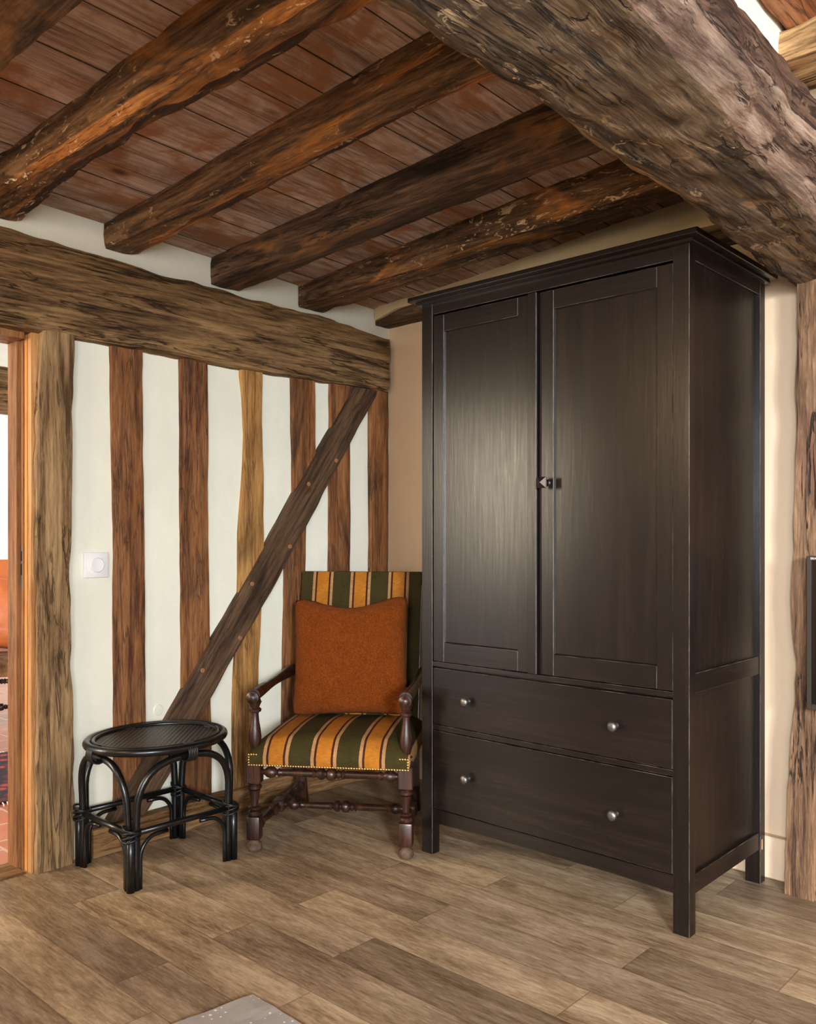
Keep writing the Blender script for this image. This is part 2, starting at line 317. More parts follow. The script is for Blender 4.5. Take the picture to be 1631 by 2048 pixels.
def prism(bm, pts, axis, a, b, mi=0):
    """extrude a polygon (list of 2D) along an axis"""
    def P(u, v, s): return {'x': (s, u, v), 'y': (u, s, v), 'z': (u, v, s)}[axis]
    A = [bm.verts.new(P(u, v, a)) for u, v in pts]; B = [bm.verts.new(P(u, v, b)) for u, v in pts]
    n = len(pts); fs = [bm.faces.new(A[::-1]), bm.faces.new(B)]
    for i in range(n): fs.append(bm.faces.new((A[i], A[(i+1) % n], B[(i+1) % n], B[i])))
    for f in fs: f.material_index = mi
    bmesh.ops.recalc_face_normals(bm, faces=fs)
def tube(bm, pts, r, n=12, closed=False, cap=True, sq=1.0):
    pts = [Vector(p) for p in pts]; N = len(pts); rings = []
    t0 = (pts[1]-pts[0]).normalized(); up = Vector((0, 0, 1)) if abs(t0.z) < 0.9 else Vector((1, 0, 0))
    nrm = (up-t0*up.dot(t0)).normalized()
    for i in range(N):
        if closed: t = (pts[(i+1) % N]-pts[i-1]).normalized()
        else: t = (pts[min(i+1, N-1)]-pts[max(i-1, 0)]).normalized()
        nrm = (nrm-t*nrm.dot(t)).normalized(); bi = t.cross(nrm)
        rr = r[i] if isinstance(r, (list, tuple)) else r
        rings.append([bm.verts.new(pts[i]+(nrm*math.cos(a)*sq+bi*math.sin(a))*rr) for a in (2*math.pi*j/n for j in range(n))])
    m = N if closed else N-1
    for i in range(m):
        A, B = rings[i], rings[(i+1) % N]
        for j in range(n): bm.faces.new((A[j], A[(j+1) % n], B[(j+1) % n], B[j]))
    if not closed and cap: bm.faces.new(rings[0][::-1]); bm.faces.new(rings[-1])
def lathe(bm, prof, n=20, mat=Matrix.Identity(4)):
    """prof: list of (r, z) along local z, matrix places it"""
    rings = []
    for r, z in prof:
        rings.append([bm.verts.new(mat @ Vector((max(r, 1e-4)*math.cos(2*math.pi*j/n), max(r, 1e-4)*math.sin(2*math.pi*j/n), z))) for j in range(n)])
    for A, B in zip(rings, rings[1:]):
        for j in range(n): bm.faces.new((A[j], A[(j+1) % n], B[(j+1) % n], B[j]))
    bm.faces.new(rings[0][::-1]); bm.faces.new(rings[-1])
def aim(p, q):
    p, q = Vector(p), Vector(q); return Matrix.Translation(p) @ (q-p).to_track_quat('Z', 'Y').to_matrix().to_4x4()
def lerp(tab, s):
    if s <= tab[0][0]: return tab[0][1]
    for (a, u), (b, v) in zip(tab, tab[1:]):
        if s <= b:
            k = (s-a)/(b-a); return u+(v-u)*k
    return tab[-1][1]
def timber(name, axis, s0, s1, sec, mat, parent=None, amp=0.006, seed=0, step=0.025, ds=0.02, chew=0.0, rnd_r=0.003, segm=None):
    """rough hewn timber; sec(s) -> corner list [(a,b)...] of the cross section (counter-clockwise) in the two other axes"""
    bm = bmesh.new(); N = max(2, int((s1-s0)/step)); rings = []
    ref = sec((s0+s1)/2); cnt = [max(2, int(math.dist(ref[i], ref[(i+1) % len(ref)])/ds)) for i in range(len(ref))]
    for i in range(N+1):
        s = s0+(s1-s0)*i/N; c = sec(s); ring = []; nC = len(c)
        cen = (sum(p[0] for p in c)/nC, sum(p[1] for p in c)/nC)
        for q in range(nC):
            A, B = c[q], c[(q+1) % nC]
            for j in range(cnt[q]):
                f = j/cnt[q]; a = A[0]+(B[0]-A[0])*f; b = A[1]+(B[1]-A[1])*f
                corner = (j == 0)
                da, db = a-cen[0], b-cen[1]; L = math.hypot(da, db) or 1
                if corner: a -= da/L*rnd_r; b -= db/L*rnd_r
                v = Vector((s*2.2, a*7, b*7))+Vector((seed*13.1, seed*5.7, 0))
                d = noise.fractal(v, 1.0, 2.0, 4)*amp
                v2 = Vector((s*14, a*20, b*20+seed*3)); d += noise.noise(v2)*amp*0.45
                if chew and (j <= 1 or j == cnt[q]-1):
                    e = noise.noise(Vector((s*9, seed*7+q, 3.3))); d -= max(0, e)*chew
                a += da/L*d; b += db/L*d
                ring.append(bm.verts.new({'x': (s, a, b), 'y': (a, s, b), 'z': (a, b, s)}[axis]))
        rings.append(ring)
    n = len(rings[0])
    sm = []
    for q, c_ in enumerate(cnt): sm += [(segm or {}).get(q, 0)]*c_
    for A, B in zip(rings, rings[1:]):
        for j in range(n): bm.faces.new((A[j], A[(j+1) % n], B[(j+1) % n], B[j])).material_index = sm[j]
    bm.faces.new(rings[0][::-1]); bm.faces.new(rings[-1])
    bmesh.ops.recalc_face_normals(bm, faces=bm.faces)
    return link(name, bm, mat, parent, autos=32)
def rect(a0, a1, b0, b1): return [(a0, b0), (a1, b0), (a1, b1), (a0, b1)]

# ================================================================== SETTING
bm = bmesh.new(); box(bm, -0.13, 5.4, -5.5, 0.2, -0.06, 0.0); structure(link('floor', bm, 'floor'))
bm = bmesh.new(); box(bm, -5.2, -0.13, -5.0, 2.2, -0.06, 0.0); structure(link('floor_next_room', bm, 'tiles'))
# ceiling: individual boards with small gaps and steps in one mesh
bm = bmesh.new(); x = -0.115
while x < 5.4:
    j = (rnd.random()-0.5)*0.004
    for i in range(1):
        v = []
        for (X, Y) in ((x+0.0015, -5.5), (x+0.1135, -5.5), (x+0.1135, 0.15), (x+0.0015, 0.15)):
            v.append(bm.verts.new((X, Y, ceil_z(X, Y)+j)))
        t = [bm.verts.new(p.co+Vector((0, 0, 0.03))) for p in v]
        bm.faces.new(v[::-1]); bm.faces.new(t)
        for a in range(4): bm.faces.new((v[a], v[(a+1) % 4], t[(a+1) % 4], t[a]))
    x += 0.115
structure(link('ceiling', bm, 'ceiling'))
bm = bmesh.new(); box(bm, -5.2, 5.45, -5.55, 2.2, 2.72, 2.78); structure(link('ceiling_upper', bm, 'white_plaster'))
# left wall with doorway
bm = bmesh.new()
def wallgrid(bm, a0, a1, z0, z1, X0, X1, amp=0.004, seed=0):
    na, nz = max(1, int((a1-a0)/0.06)), max(1, int((z1-z0)/0.06)); g = []
    for i in range(na+1):
        col = []
        for j in range(nz+1):
            a = a0+(a1-a0)*i/na; z = z0+(z1-z0)*j/nz
            col.append(bm.verts.new((X1+noise.noise(Vector((a*3, z*3, seed)))*amp-amp, a, z)))
        g.append(col)
    for i in range(na):
        for j in range(nz): bm.faces.new((g[i][j], g[i+1][j], g[i+1][j+1], g[i][j+1]))
    # back + sides
    B = [bm.verts.new((X0, a, z)) for a, z in ((a0, z0), (a1, z0), (a1, z1), (a0, z1))]
    bm.faces.new(B[::-1]) if False else bm.faces.new(B)
    bm.faces.new([g[i][0] for i in range(na+1)][::-1]+[B[0], B[1]]) ; bm.faces.new([g[i][nz] for i in range(na+1)]+[B[2], B[3]])
    bm.faces.new([g[0][j] for j in range(nz+1)]+[B[3], B[0]]); bm.faces.new([g[na][j] for j in range(nz+1)][::-1]+[B[1], B[2]])
wallgrid(bm, -1.80, 0.12, 0, 2.6, -0.13, 0.0, seed=1)
wallgrid(bm, -5.5, -2.97, 0, 2.6, -0.13, 0.0, seed=2)
wallgrid(bm, -2.97, -1.80, 2.0, 2.6, -0.13, 0.0, seed=3)
bmesh.ops.recalc_face_normals(bm, faces=bm.faces)
structure(link('wall_left', bm, 'white_plaster', smooth=False))
# back wall, slightly out of square
bm = bmesh.new(); prism(bm, [(-0.02, 0.0), (2.35, -0.10), (5.4, -0.10), (5.4, 0.12), (-0.02, 0.12)], 'z', 0, 2.6)
structure(link('wall_back', bm, 'beige_plaster'))
# plastered strip above the wall plate
def plast_front(x): return lerp([(0, -0.135), (0.25, -0.125), (0.55, -0.15), (1.0, -0.185), (1.6, -0.235), (2.2, -0.25)], x)
structure(timber('trim_cornice', 'x', 0.002, 2.1, lambda s: rect(plast_front(s)+0.02*max(0, 1-abs(s-0.0)/0.06), 0.0, lerp([(0, 2.262), (.06, 2.266), (0.16, 2.292), (0.3, 2.295), (2.1, 2.27)], s), ceil_z(s, -0.15)+0.012), 'ochre_plaster', amp=0.012, seed=4))
# baseboard at the right of the wardrobe
bm = bmesh.new(); box(bm, 1.2, 5.3, -0.118, -0.05, 0.0, 0.145, bev=0.004); structure(link('baseboard_back', bm, 'beige_plaster'))
# walls behind the camera with two windows
def wall_with_hole(name, axis, pos, th, a0, a1, h0, h1, z0, z1, top=2.6):
    bm = bmesh.new()
    for (p, q, r, s) in ((a0, h0, 0, top), (h1, a1, 0, top), (h0, h1, 0, z0), (h0, h1, z1, top)):
        if axis == 'x': box(bm, pos, pos+th, p, q, r, s)
        else: box(bm, p, q, pos, pos+th, r, s)
    return structure(link(name, bm, 'white_plaster'))
wall_with_hole('wall_right', 'x', 5.2, 0.15, -5.5, 0.1, -4.6, -3.4, 0.8, 2.1)
wall_with_hole('wall_front', 'y', -5.4, 0.15, -0.13, 5.35, 3.5, 4.8, 0.8, 2.15)
def window(name, axis, pos, h0, h1, z0, z1):
    root = bpy.data.objects.new(name, None); COL.objects.link(root); root['kind'] = 'structure'
    bm = bmesh.new(); T = 0.05
    def b(p, q, r, s):
        if axis == 'x': box(bm, pos-0.03, pos+0.03, p, q, r, s, bev=0.004)
        else: box(bm, p, q, pos-0.03, pos+0.03, r, s, bev=0.004)
    b(h0, h0+T, z0, z1); b(h1-T, h1, z0, z1); b(h0+T, h1-T, z0, z0+T); b(h0+T, h1-T, z1-T, z1); m = (h0+h1)/2; b(m-0.035, m+0.035, z0+T, z1-T)
    link('window_frame', bm, 'pine', root)
window('window_1', 'x', 5.24, -4.6, -3.4, 0.8, 2.1)
window('window_2', 'y', -5.34, 3.5, 4.8, 0.8, 2.15)
# next room shell
bm = bmesh.new(); box(bm, -5.2, -5.05, -5.0, 2.2, 0, 2.75); box(bm, -5.2, -0.13, 2.05, 2.2, 0, 2.75); box(bm, -0.2, -0.13, 0.13, 2.2, 0, 2.75)
structure(link('wall_next_room', bm, 'white_plaster'))
bm = bmesh.new(); box(bm, -5.05, -5.03, -5.0, 2.05, 0, 0.12, bev=0.004); structure(link('baseboard_next_room', bm, 'white_plastic'))

# door jamb (stepped profile)
d1 = bpy.data.objects.new('door_1', None); COL.objects.link(d1); d1.location = (0, -1.85, 0); d1['kind'] = 'structure'
dl = lambda pts: [(a, b+1.85) for a, b in pts]
bm = bmesh.new(); prism(bm, dl([(0.012, -1.78), (0.012, -1.836), (-0.012, -1.836), (-0.012, -1.78)]), 'z', 0, 2.0); link('casing_strip', bm, 'pine', d1)
bm = bmesh.new(); prism(bm, dl([(-0.022, -1.80), (-0.022, -1.8355), (-0.045, -1.8355), (-0.045, -1.80)]), 'z', 0, 1.93); link('lit_reveal_strip', bm, 'pine_lit', d1)  # strip over the jamb, painted orange as if lit from the next room
bm = bmesh.new(); prism(bm, dl([(-0.012, -1.79), (-0.012, -1.834), (-0.042, -1.834), (-0.042, -1.841), (-0.062, -1.841), (-0.062, -1.855), (-0.135, -1.855), (-0.135, -1.79)]), 'z', 0, 1.93); link('jamb', bm, 'pine_dark', d1)
bm = bmesh.new(); prism(bm, dl([(0.012, -2.99), (0.012, -2.94), (-0.062, -2.94), (-0.062, -2.92), (-0.135, -2.92), (-0.135, -2.99)]), 'z', 0, 1.93); link('jamb', bm, 'pine_dark', d1)
bm = bmesh.new(); box(bm, -0.135, 0.0, -1.07, -0.005, 1.885, 1.93); link('head_jamb', bm, 'pine_dark', d1)
bm = bmesh.new(); box(bm, 0.018, 0.056, -2.14, -1.15, 0.012, 1.92, bev=0.004)
for (a, b) in ((0.16, 0.86), (1.0, 1.78)): box(bm, 0.052, 0.062, -2.02, -1.27, a, b, bev=0.006)
link('unseen_door_leaf', bm, 'pine_dark', d1)  # open leaf out of view, added so the wardrobe's right door reflects brown
bm = bmesh.new(); box(bm, -0.135, 0.0, -1.07, 0.0, 0.0, 0.006); link('threshold', bm, 'sill', d1)
z1 = on_x(48, 1092, -0.05).z; z2 = on_x(48, 1178, -0.05).z
bm = bmesh.new(); box(bm, -0.060, -0.046, 0.0085, 0.0105, z2, z1, bev=0.0005); link('strike_plate', bm, 'steel', d1)
bm = bmesh.new(); box(bm, -0.058, -0.048, 0.0080, 0.0090, z2+0.05, z2+0.09); box(bm, -0.058, -0.048, 0.0080, 0.0090, z2+0.1, z2+0.135); link('strike_slot', bm, 'screen', d1)

# ================================================================== TIMBERS
FX = 0.012
def stud(name, left, right, mat, z0, z1, label, xf=FX, depth=0.06, amp=0.003, seed=0, cat='timber stud', group=None, chew=0.004):
    L = sorted((on_x(px, py, xf).z, on_x(px, py, xf).y) for px, py in left); Rr = sorted((on_x(px, py, xf).z, on_x(px, py, xf).y) for px, py in right)
    o = timber(name, 'z', z0, z1, lambda s: rect(xf-depth, xf, lerp(L, s), lerp(Rr, s)), mat, amp=amp, seed=seed, chew=chew, rnd_r=0.004)
    tag(o, label, cat, group); return o
post = stud('door_post', [(84, 665), (78, 759), (73, 844), (72, 966), (73, 1100), (73, 1730)],
     [(152, 680), (148, 820), (146.5, 942), (143, 1098), (146, 1290), (149, 1481), (151, 1719)], 'post_old', 0, 1.92,
     'thick weathered grey-brown oak post with long cracks beside the doorway', xf=0.036, depth=0.10, amp=0.005, seed=2, cat='timber post', chew=0.01)
S = [
 ([(222, 700), (228, 1100), (229, 1440), (229, 1640)], [(288, 710), (290, 1000), (293, 1300), (295, 1640)], 'stud', 'reddish-brown oak wall stud just right of the white dimmer switch'),
 ([(360, 725), (361, 1000), (363, 1150), (365, 1640)], [(417, 735), (418, 1000), (421, 1170), (425, 1640)], 'stud', 'brown oak wall stud rising above the middle of the black rattan table'),
 ([(481, 745), (487, 800), (489, 870), (486, 950), (478, 1060), (478, 1150), (470, 1300), (466, 1450), (465, 1640)], [(526, 755), (525, 850), (528, 950), (530, 1080), (527, 1200), (519, 1320), (517, 1640)], 'stud_light', 'wavy honey-coloured oak wall stud, palest of the row, with a small dark hole'),
 ([(583, 765), (587, 990), (570, 1100), (563, 1640)], [(632, 775), (633, 925), (613, 1060), (610, 1640)], 'stud', 'brown oak wall stud crossed by the middle of the diagonal brace'),
 ([(661, 760), (659, 975), (658, 1144), (657, 1640)], [(703, 770), (702, 896), (702, 1144), (701, 1640)], 'stud', 'short-looking oak wall stud under the diagonal brace near its top end'),
]
for i, (l, r, m, lab) in enumerate(S): 
    o = stud('wall_stud', l, r, m, 0.05, 1.93, lab, seed=i+5, group='oak studs in the half-timbered wall')
    if i == 2: honey = o
c = on_x(504, 1077, FX); bm = bmesh.new(); lathe(bm, [(0.0075, 0), (0.0075, 0.004)], 12, aim((FX-0.004, c.y, c.z), (FX+0.1, c.y, c.z)) @ Matrix.Scale(1.5, 4, (1, 0, 0))); link('knot_hole', bm, 'screen', honey)
cp = stud('corner_post', [(741, 790), (742, 1144), (742, 1640)], [(778, 790), (777, 1144), (777, 1640)], 'stud', 0, 1.93, 'narrow oak corner post between the diagonal brace and the beige wall', xf=0.02, seed=12, cat='timber post')
# sill along the floor
o = timber('wall_sill', 'y', -1.62, 0.0, lambda s: rect(-0.05, 0.035+0.01*math.sin(s*3), 0.0, lerp([(-1.7, 0.105), (-1.0, 0.115), (0, 0.12)], s)), 'sill', amp=0.004, seed=3, chew=0.004)
tag(o, 'low horizontal oak sill running along the floor under the wall studs', 'timber sill')
# brace
LB = [(703, 789), (587.5, 992), (501.5, 1150), (334, 1441), (257, 1572), (215, 1650)]; RB = [(755, 789), (741, 814), (613, 1054), (566, 1144), (420, 1400), (345.5, 1541), (293, 1631), (280, 1655)]
BX = 0.03
L = sorted((on_x(px, py, BX).z, on_x(px, py, BX).y) for px, py in LB); Rr = sorted((on_x(px, py, BX).z, on_x(px, py, BX).y) for px, py in RB)
br = timber('diagonal_brace', 'z', 0.11, 1.91, lambda s: rect(BX-0.07, BX, lerp(L, s), lerp(Rr, s)), 'brace', amp=0.004, seed=9, chew=0.004, rnd_r=0.004)
tag(br, 'dark oak brace running diagonally across the half-timbered wall', 'timber brace')
for px, py in ((672, 921), (616.6, 968), (579.6, 1093), (503.8, 1167.6), (480, 1275.6), (404.5, 1340.5)):
    c = on_x(px, py, BX); bm = bmesh.new()
    lathe(bm, [(0.010, 0), (0.010, 0.0085), (0.008, 0.0105)], 12, aim((BX-0.006, c.y, c.z), (BX+1, c.y, c.z))); link('peg', bm, 'peg', br, smooth=False)
# plaster disc mark
c = on_x(317, 1420, 0.0); bm = bmesh.new(); lathe(bm, [(0.022, 0), (0.021, 0.005), (0.019, 0.007)], 24, aim((-0.006, c.y, c.z), (1, c.y, c.z)))
o = link('cover_cap', bm, 'white_plaster', smooth=False); tag(o, 'small round plastered-over cap on the white wall above the rattan table', 'cap')
# big wall beam
topT = [(on_x(a, b, 0.045).y, on_x(a, b, 0.045).z) for a, b in ((0, 449), (50, 464), (146, 494), (208, 512), (279, 532), (340, 549), (417, 569), (503, 595), (600, 619), (643, 630), (700, 652), (779, 677))]
o = timber('tie_beam', 'y', -4.6, -0.045, lambda s: [(-0.06, 1.908), (0.034, 1.908), (0.046, 1.955), (0.042, lerp(topT, s)), (-0.06, lerp(topT, s))], 'wall_beam', amp=0.008, seed=6, chew=0.012)
tag(o, 'huge horizontal oak beam along the left wall above the studs', 'timber beam')
# wall plate at the back
o = timber('wall_plate', 'x', 0.0, 1.98, lambda s: rect(lerp([(0, -0.105), (0.10, -0.115), (0.3, -0.125), (1.9, -0.18)], s), 0.0, 2.240, lerp([(0, 2.272), (.08, 2.275), (0.2, 2.298), (1.9, 2.30)], s)), 'plate', amp=0.006, seed=8, chew=0.006)
tag(o, 'dark wooden wall plate at the ceiling behind the wardrobe top', 'timber beam')
# joists: (x -> near Y, far Y), z0
JS = [
 ([(0, -2.52), (2.1, -2.50)], [(0, -2.31), (2.1, -2.33)], [(0, 2.29), (2.1, 2.31)], 'joist_dark', 'dark ceiling joist cut by the top left corner of the photo', 0.010),
 ([(0, -2.06), (0.5, -2.04), (1.3, -2.04), (2.1, -2.03)], [(0, -1.86), (0.2, -1.885), (0.55, -1.93), (0.75, -1.915), (1.0, -1.945), (1.25, -1.915), (1.8, -1.915), (2.1, -1.92)], [(0, 2.28), (2.1, 2.285)], 'joist', 'widest ceiling joist with torn orange edges and white paint scratches', 0.018),
 ([(0, -1.553), (1.6, -1.59), (2.1, -1.60)], [(0, -1.404), (1.5, -1.504), (2.1, -1.50)], [(0, 2.272), (2.1, 2.29)], 'joist', 'brown ceiling joist with orange lower edge, next right of the widest torn joist', 0.008),
 ([(0, -1.079), (1.8, -1.129), (2.1, -1.13)], [(0, -0.934), (1.8, -1.019), (2.1, -1.03)], [(0, 2.238), (2.1, 2.283)], 'joist_dark', 'very dark ceiling joist, second from the back wall', 0.010),
 ([(0, -0.606), (1.8, -0.69), (2.1, -0.70)], [(0, -0.454), (1.8, -0.565), (2.1, -0.57)], [(0, 2.234), (2.1, 2.272)], 'joist', 'ceiling joist nearest the back wall, above the wardrobe, with a white crack', 0.010),
]
for i, (n_, f_, z_, m, lab, ch) in enumerate(JS):
    a = 0.010 if i == 1 else 0.006
    def sec(s, n_=n_, f_=f_, z_=z_):
        n, f, z = lerp(n_, s), lerp(f_, s), lerp(z_, s)
        if n_ is JS[1][0]: return [(n+0.003, z+0.026), (n+0.022, z), (f-0.046, z), (f, z+0.016), (f+0.005, ceil_z(s, f)+0.008), (n, ceil_z(s, n)+0.008)]
        if n_ is JS[2][0]: return [(n, z), (n+(f-n)*0.52, z-0.002), (f-0.004, z+0.012), (f, z+0.03), (f, ceil_z(s, f)+0.008), (n, ceil_z(s, n)+0.008)]
        return [(n, z), (f, z), (f, ceil_z(s, f)+0.008), (n, ceil_z(s, n)+0.008)]
    o = timber('ceiling_joist', 'x', 0.002, 2.16, sec, [m, 'sapwood'], amp=a, seed=20+i, chew=ch, segm={1: {0: 1, 2: 1}, 2: {1: 1}}.get(i))
    tag(o, lab, 'ceiling joist', 'rough oak ceiling joists left of the girder')
# girder
GL = [(on_z(a, b, 2.03).y, on_z(a, b, 2.03).x) for a, b in ((740, 0), (811, 35), (871, 90), (937, 133), (1027, 194), (1100, 240), (1163, 282), (1233, 332), (1304, 377), (1349, 402), (1404, 447), (1525, 545), (1590, 578))]
GR = [(on_z(a, b, 2.03).y, on_z(a, b, 2.03).x) for a, b in ((1253, 0), (1314, 65), (1354, 126), (1439, 201), (1490, 297), (1560, 375), (1631, 447))]
GL.sort(); GR.sort()
def gsec(s):
    l, r = lerp(GL, s), lerp(GR, s)
    return [(l, 2.045), (l+0.03, 2.02), (r, 2.03), (r+0.045, 2.062), (2.43, 2.10), (2.42, 2.197), (2.25, 2.21), (l+0.02, 2.41)]
o = timber('ceiling_girder', 'y', -5.3, -0.09, gsec, ['girder', 'girder_edge', 'girder_side'], segm={2: 1, 3: 1, 4: 2}, amp=0.014, seed=31, step=0.02, ds=0.018, chew=0.016, rnd_r=0.006)
tag(o, 'massive hewn oak girder crossing the ceiling in front of the wardrobe', 'timber beam')
bm = bmesh.new(); box(bm, 2.25, 2.395, -5.3, -0.1, 2.2, 2.6); structure(link('wall_above_girder', bm, 'white_plaster'))
# right bay timbers
o = timber('ceiling_joist', 'x', 2.39, 5.2, lambda s: rect(-1.30, -1.13, 2.195+0.01*(s-2.4), 2.272+0.02*(s-2.4)), 'joist_tan', amp=0.008, seed=41, chew=0.01)
tag(o, 'pale-bottomed ceiling joist right of the girder, in the top right corner', 'ceiling joist')
o = timber('ceiling_lath', 'y', -5.2, -1.14, lambda s: rect(2.405, 2.56, 2.277-0.038*(s+1.5), ceil_z(2.45, s)+0.005), 'lath', amp=0.006, seed=43, chew=0.006)
tag(o, 'orange-brown board on top of the right-hand joist, in the top right corner', 'board')
# right post
pl = sorted((on_y(a, b, -0.216).z, on_y(a, b, -0.216).x) for a, b in ((1592, 575), (1590, 700), (1588, 800), (1585, 1000), (1583, 1100), (1580, 1180), (1582, 1260), (1591, 1330), (1589, 1400), (1580, 1480), (1573, 1560), (1567, 1700), (1565, 1785)))
o = timber('wall_post', 'z', 0.0, 2.04, lambda s: rect(lerp(pl, s), 2.36, -0.216, -0.08), 'post_tan', amp=0.007, seed=50, chew=0.008)
tag(o, 'wavy tan oak post against the wall right of the wardrobe', 'timber post')

# ================================================================== DIMMER SWITCH
c = on_x(191.5, 1130, 0.006)
sw = thing('dimmer_switch', 'white square dimmer switch with round knob on the plaster panel', 'light switch', (0.0, c.y, c.z))
hy = abs(on_x(215, 1130, 0).y-on_x(168, 1130, 0).y)/2
bm = bmesh.new(); box(bm, -0.004, 0.012, -hy, hy, -hy, hy, bev=0.002, seg=2); link('switch_plate', bm, 'white_plastic', sw, autos=40)
bm = bmesh.new(); lathe(bm, [(hy*0.78, 0), (hy*0.78, 0.0025), (hy*0.66, 0.003), (hy*0.62, 0.001)], 40, aim((0.0115, 0, 0), (1, 0, 0))); link('ring', bm, 'white_plastic', sw, autos=40)
bm = bmesh.new(); lathe(bm, [(hy*0.58, 0), (hy*0.58, 0.008), (hy*0.53, 0.0115), (hy*0.2, 0.010)], 40, aim((0.0115, 0, 0), (1, 0, 0))); link('knob', bm, 'white_plastic', sw, autos=40)

# ================================================================== WARDROBE
WX0, WX1, WF, WB = 0.878, 1.9375, -0.739, -0.149
wd = thing('wardrobe', 'tall black-brown wooden wardrobe with two doors above two wide drawers', 'wardrobe', (WX0, WF, 0))
W = WX1-WX0; D = WB-WF; LEG = 0.052; B = 0.0013
ws = ['wardZ', 'worn']; wx = ['wardX', 'worn']; wy = ['wardY', 'worn']
H = 2.07
for (x0, y0) in ((0, 0), (W-LEG, 0), (0, D-0.042), (W-LEG, D-0.042)):
    o = bx('leg', ws, wd, x0, x0+LEG, y0, y0+0.042, 0, H, bev=B, worn=1)
    if x0 > 0.5 and y0 > 0.3: leg_r = o
bm = bmesh.new(); box(bm, W-0.0005, W+0.0006, D-0.030, D-0.022, 0.115, 0.150); link('chipped_spot', bm, 'bare', leg_r)['label'] = 'small bare chip in the dark paint'
# sides
for sgn, xs in ((0, (0.004, 0.03)), (1, (W-0.03, W-0.004))):
    rx = (0.006, 0.04) if sgn == 0 else (W-0.04, W-0.003)
    px_ = (0.016, 0.03) if sgn == 0 else (W-0.03, W-0.014)
    bx('side_panel', ws, wd, px_[0], px_[1], 0.04, D-0.04, 0.14, H-0.01)
    for (a, b) in ((0.118, 0.176), (0.718, 0.778), (2.015, H)):
        bx('side_rail', wy, wd, rx[0], rx[1], 0.042, D-0.042, a, b, bev=B, worn=1)
# inner back
bx('back_panel', ws, wd, 0.03, W-0.03, D-0.02, D-0.01, 0.14, H)
bx('shelf', wx, wd, 0.03, W-0.03, 0.03, D-0.03, 0.69, 0.70)
# rails
o = bx('top_rail', wx, wd, LEG, W-LEG, 0.004, 0.03, 2.018, H, bev=B, worn=1)
bx('rail', wx, wd, LEG-0.002, W-LEG+0.002, 0.003, 0.03, 0.7055, 0.7215, bev=B, worn=1)
bx('rail', wx, wd, LEG-0.002, W-LEG+0.002, 0.003, 0.03, 0.469, 0.487, bev=B, worn=1)
# bottom rail arched
bm = bmesh.new(); pts = []
n = 24; xa, xb = LEG-0.002, W-LEG+0.002
for i in range(n+1):
    f = i/n; pts.append((xa+(xb-xa)*f, 0.119+0.006*min(1, math.sin(math.pi*f)*1.6)))
pts += [(xb, 0.172), (xa, 0.172)]
prism(bm, pts, 'y', 0.004, 0.026); link('apron', bm, wx, wd)
# cornice
bm = bmesh.new()
box(bm, -0.034, W+0.045, -0.045, D+0.0, H-0.004, H+0.015, bev=0.004, seg=2); box(bm, -0.015, W+0.02, -0.02, D-0.005, H-0.014, H-0.003, bev=0.002)
link('cornice', bm, wx, wd)
# drawers
def drawer(z0, z1, kz):
    bm = bmesh.new(); box(bm, LEG+0.003, W-LEG-0.003, 0.003, 0.024, z0, z1, bev=B, worn=1)
    d = link('drawer', bm, wx, wd)
    for kx in (1.10-WX0, 1.694-WX0):
        bm = bmesh.new(); lathe(bm, [(0.009, 0), (0.0065, 0.004), (0.006, 0.014), (0.013, 0.019), (0.0165, 0.024), (0.0165, 0.028), (0.013, 0.0325), (0.006, 0.0345), (0.0, 0.035)], 24, aim((kx, 0.003, kz), (kx, -1, kz))); link('knob', bm, 'pewter', d, autos=40)
    return d
drawer(0.490, 0.698, 0.594); drawer(0.175, 0.465, 0.316)
# doors
def door(x0, x1, sl, sr, y):
    z0, z1 = 0.7245, 2.010; th = 0.022; rt, rb = 0.062, 0.070
    bm = bmesh.new(); box(bm, x0, x0+sl, y, y+th, z0, z1, bev=B, worn=1); box(bm, x1-sr, x1, y, y+th, z0, z1, bev=B, worn=1)
    d = link('door', bm, ws, wd)
    bm = bmesh.new(); box(bm, x0+sl, x1-sr, y+0.0004, y+th, z0, z0+rb, bev=B, worn=1); link('door_rail', bm, wx, d); bm = bmesh.new(); box(bm, x0+sl, x1-sr, y+0.0004, y+th, z1-rt, z1, bev=B, worn=1); link('door_rail', bm, wx, d)
    bm = bmesh.new(); box(bm, x0+sl-0.002, x1-sr+0.002, y+0.008, y+0.016, z0+rb-0.002, z1-rt+0.002); link('door_panel', bm, 'wardZ', d)
    # moulding strips around the panel
    bm = bmesh.new(); a0, a1, b0, b1 = x0+sl, x1-sr, z0+rb, z1-rt; mw = 0.0045
    def strip(p, q, nrm):
        (ax, az), (bx_, bz) = p, q; nx, nz = nrm
        v = [(ax, y+0.003, az), (bx_, y+0.003, bz), (bx_+nx*mw-(mw if nx == 0 and bx_ > ax else 0), y+0.0085, bz+nz*mw-(mw if nz == 0 and bz > az else 0)), (ax+nx*mw+(mw if nx == 0 else 0), y+0.0085, az+nz*mw+(mw if nz == 0 else 0))]
        v = [bm.verts.new(c) for c in v]; bm.faces.new(v)
    strip((a0, b0), (a1, b0), (0, 1)); strip((a0, b1), (a1, b1), (0, -1)); strip((a0, b0), (a0, b1), (1, 0)); strip((a1, b0), (a1, b1), (-1, 0))
    bmesh.ops.recalc_face_normals(bm, faces=bm.faces)
    link('panel_moulding', bm, wx, d)
    return d
xm = 1.401-WX0
dL = door(LEG+0.003, xm-0.002, 0.050, 0.083, 0.004)
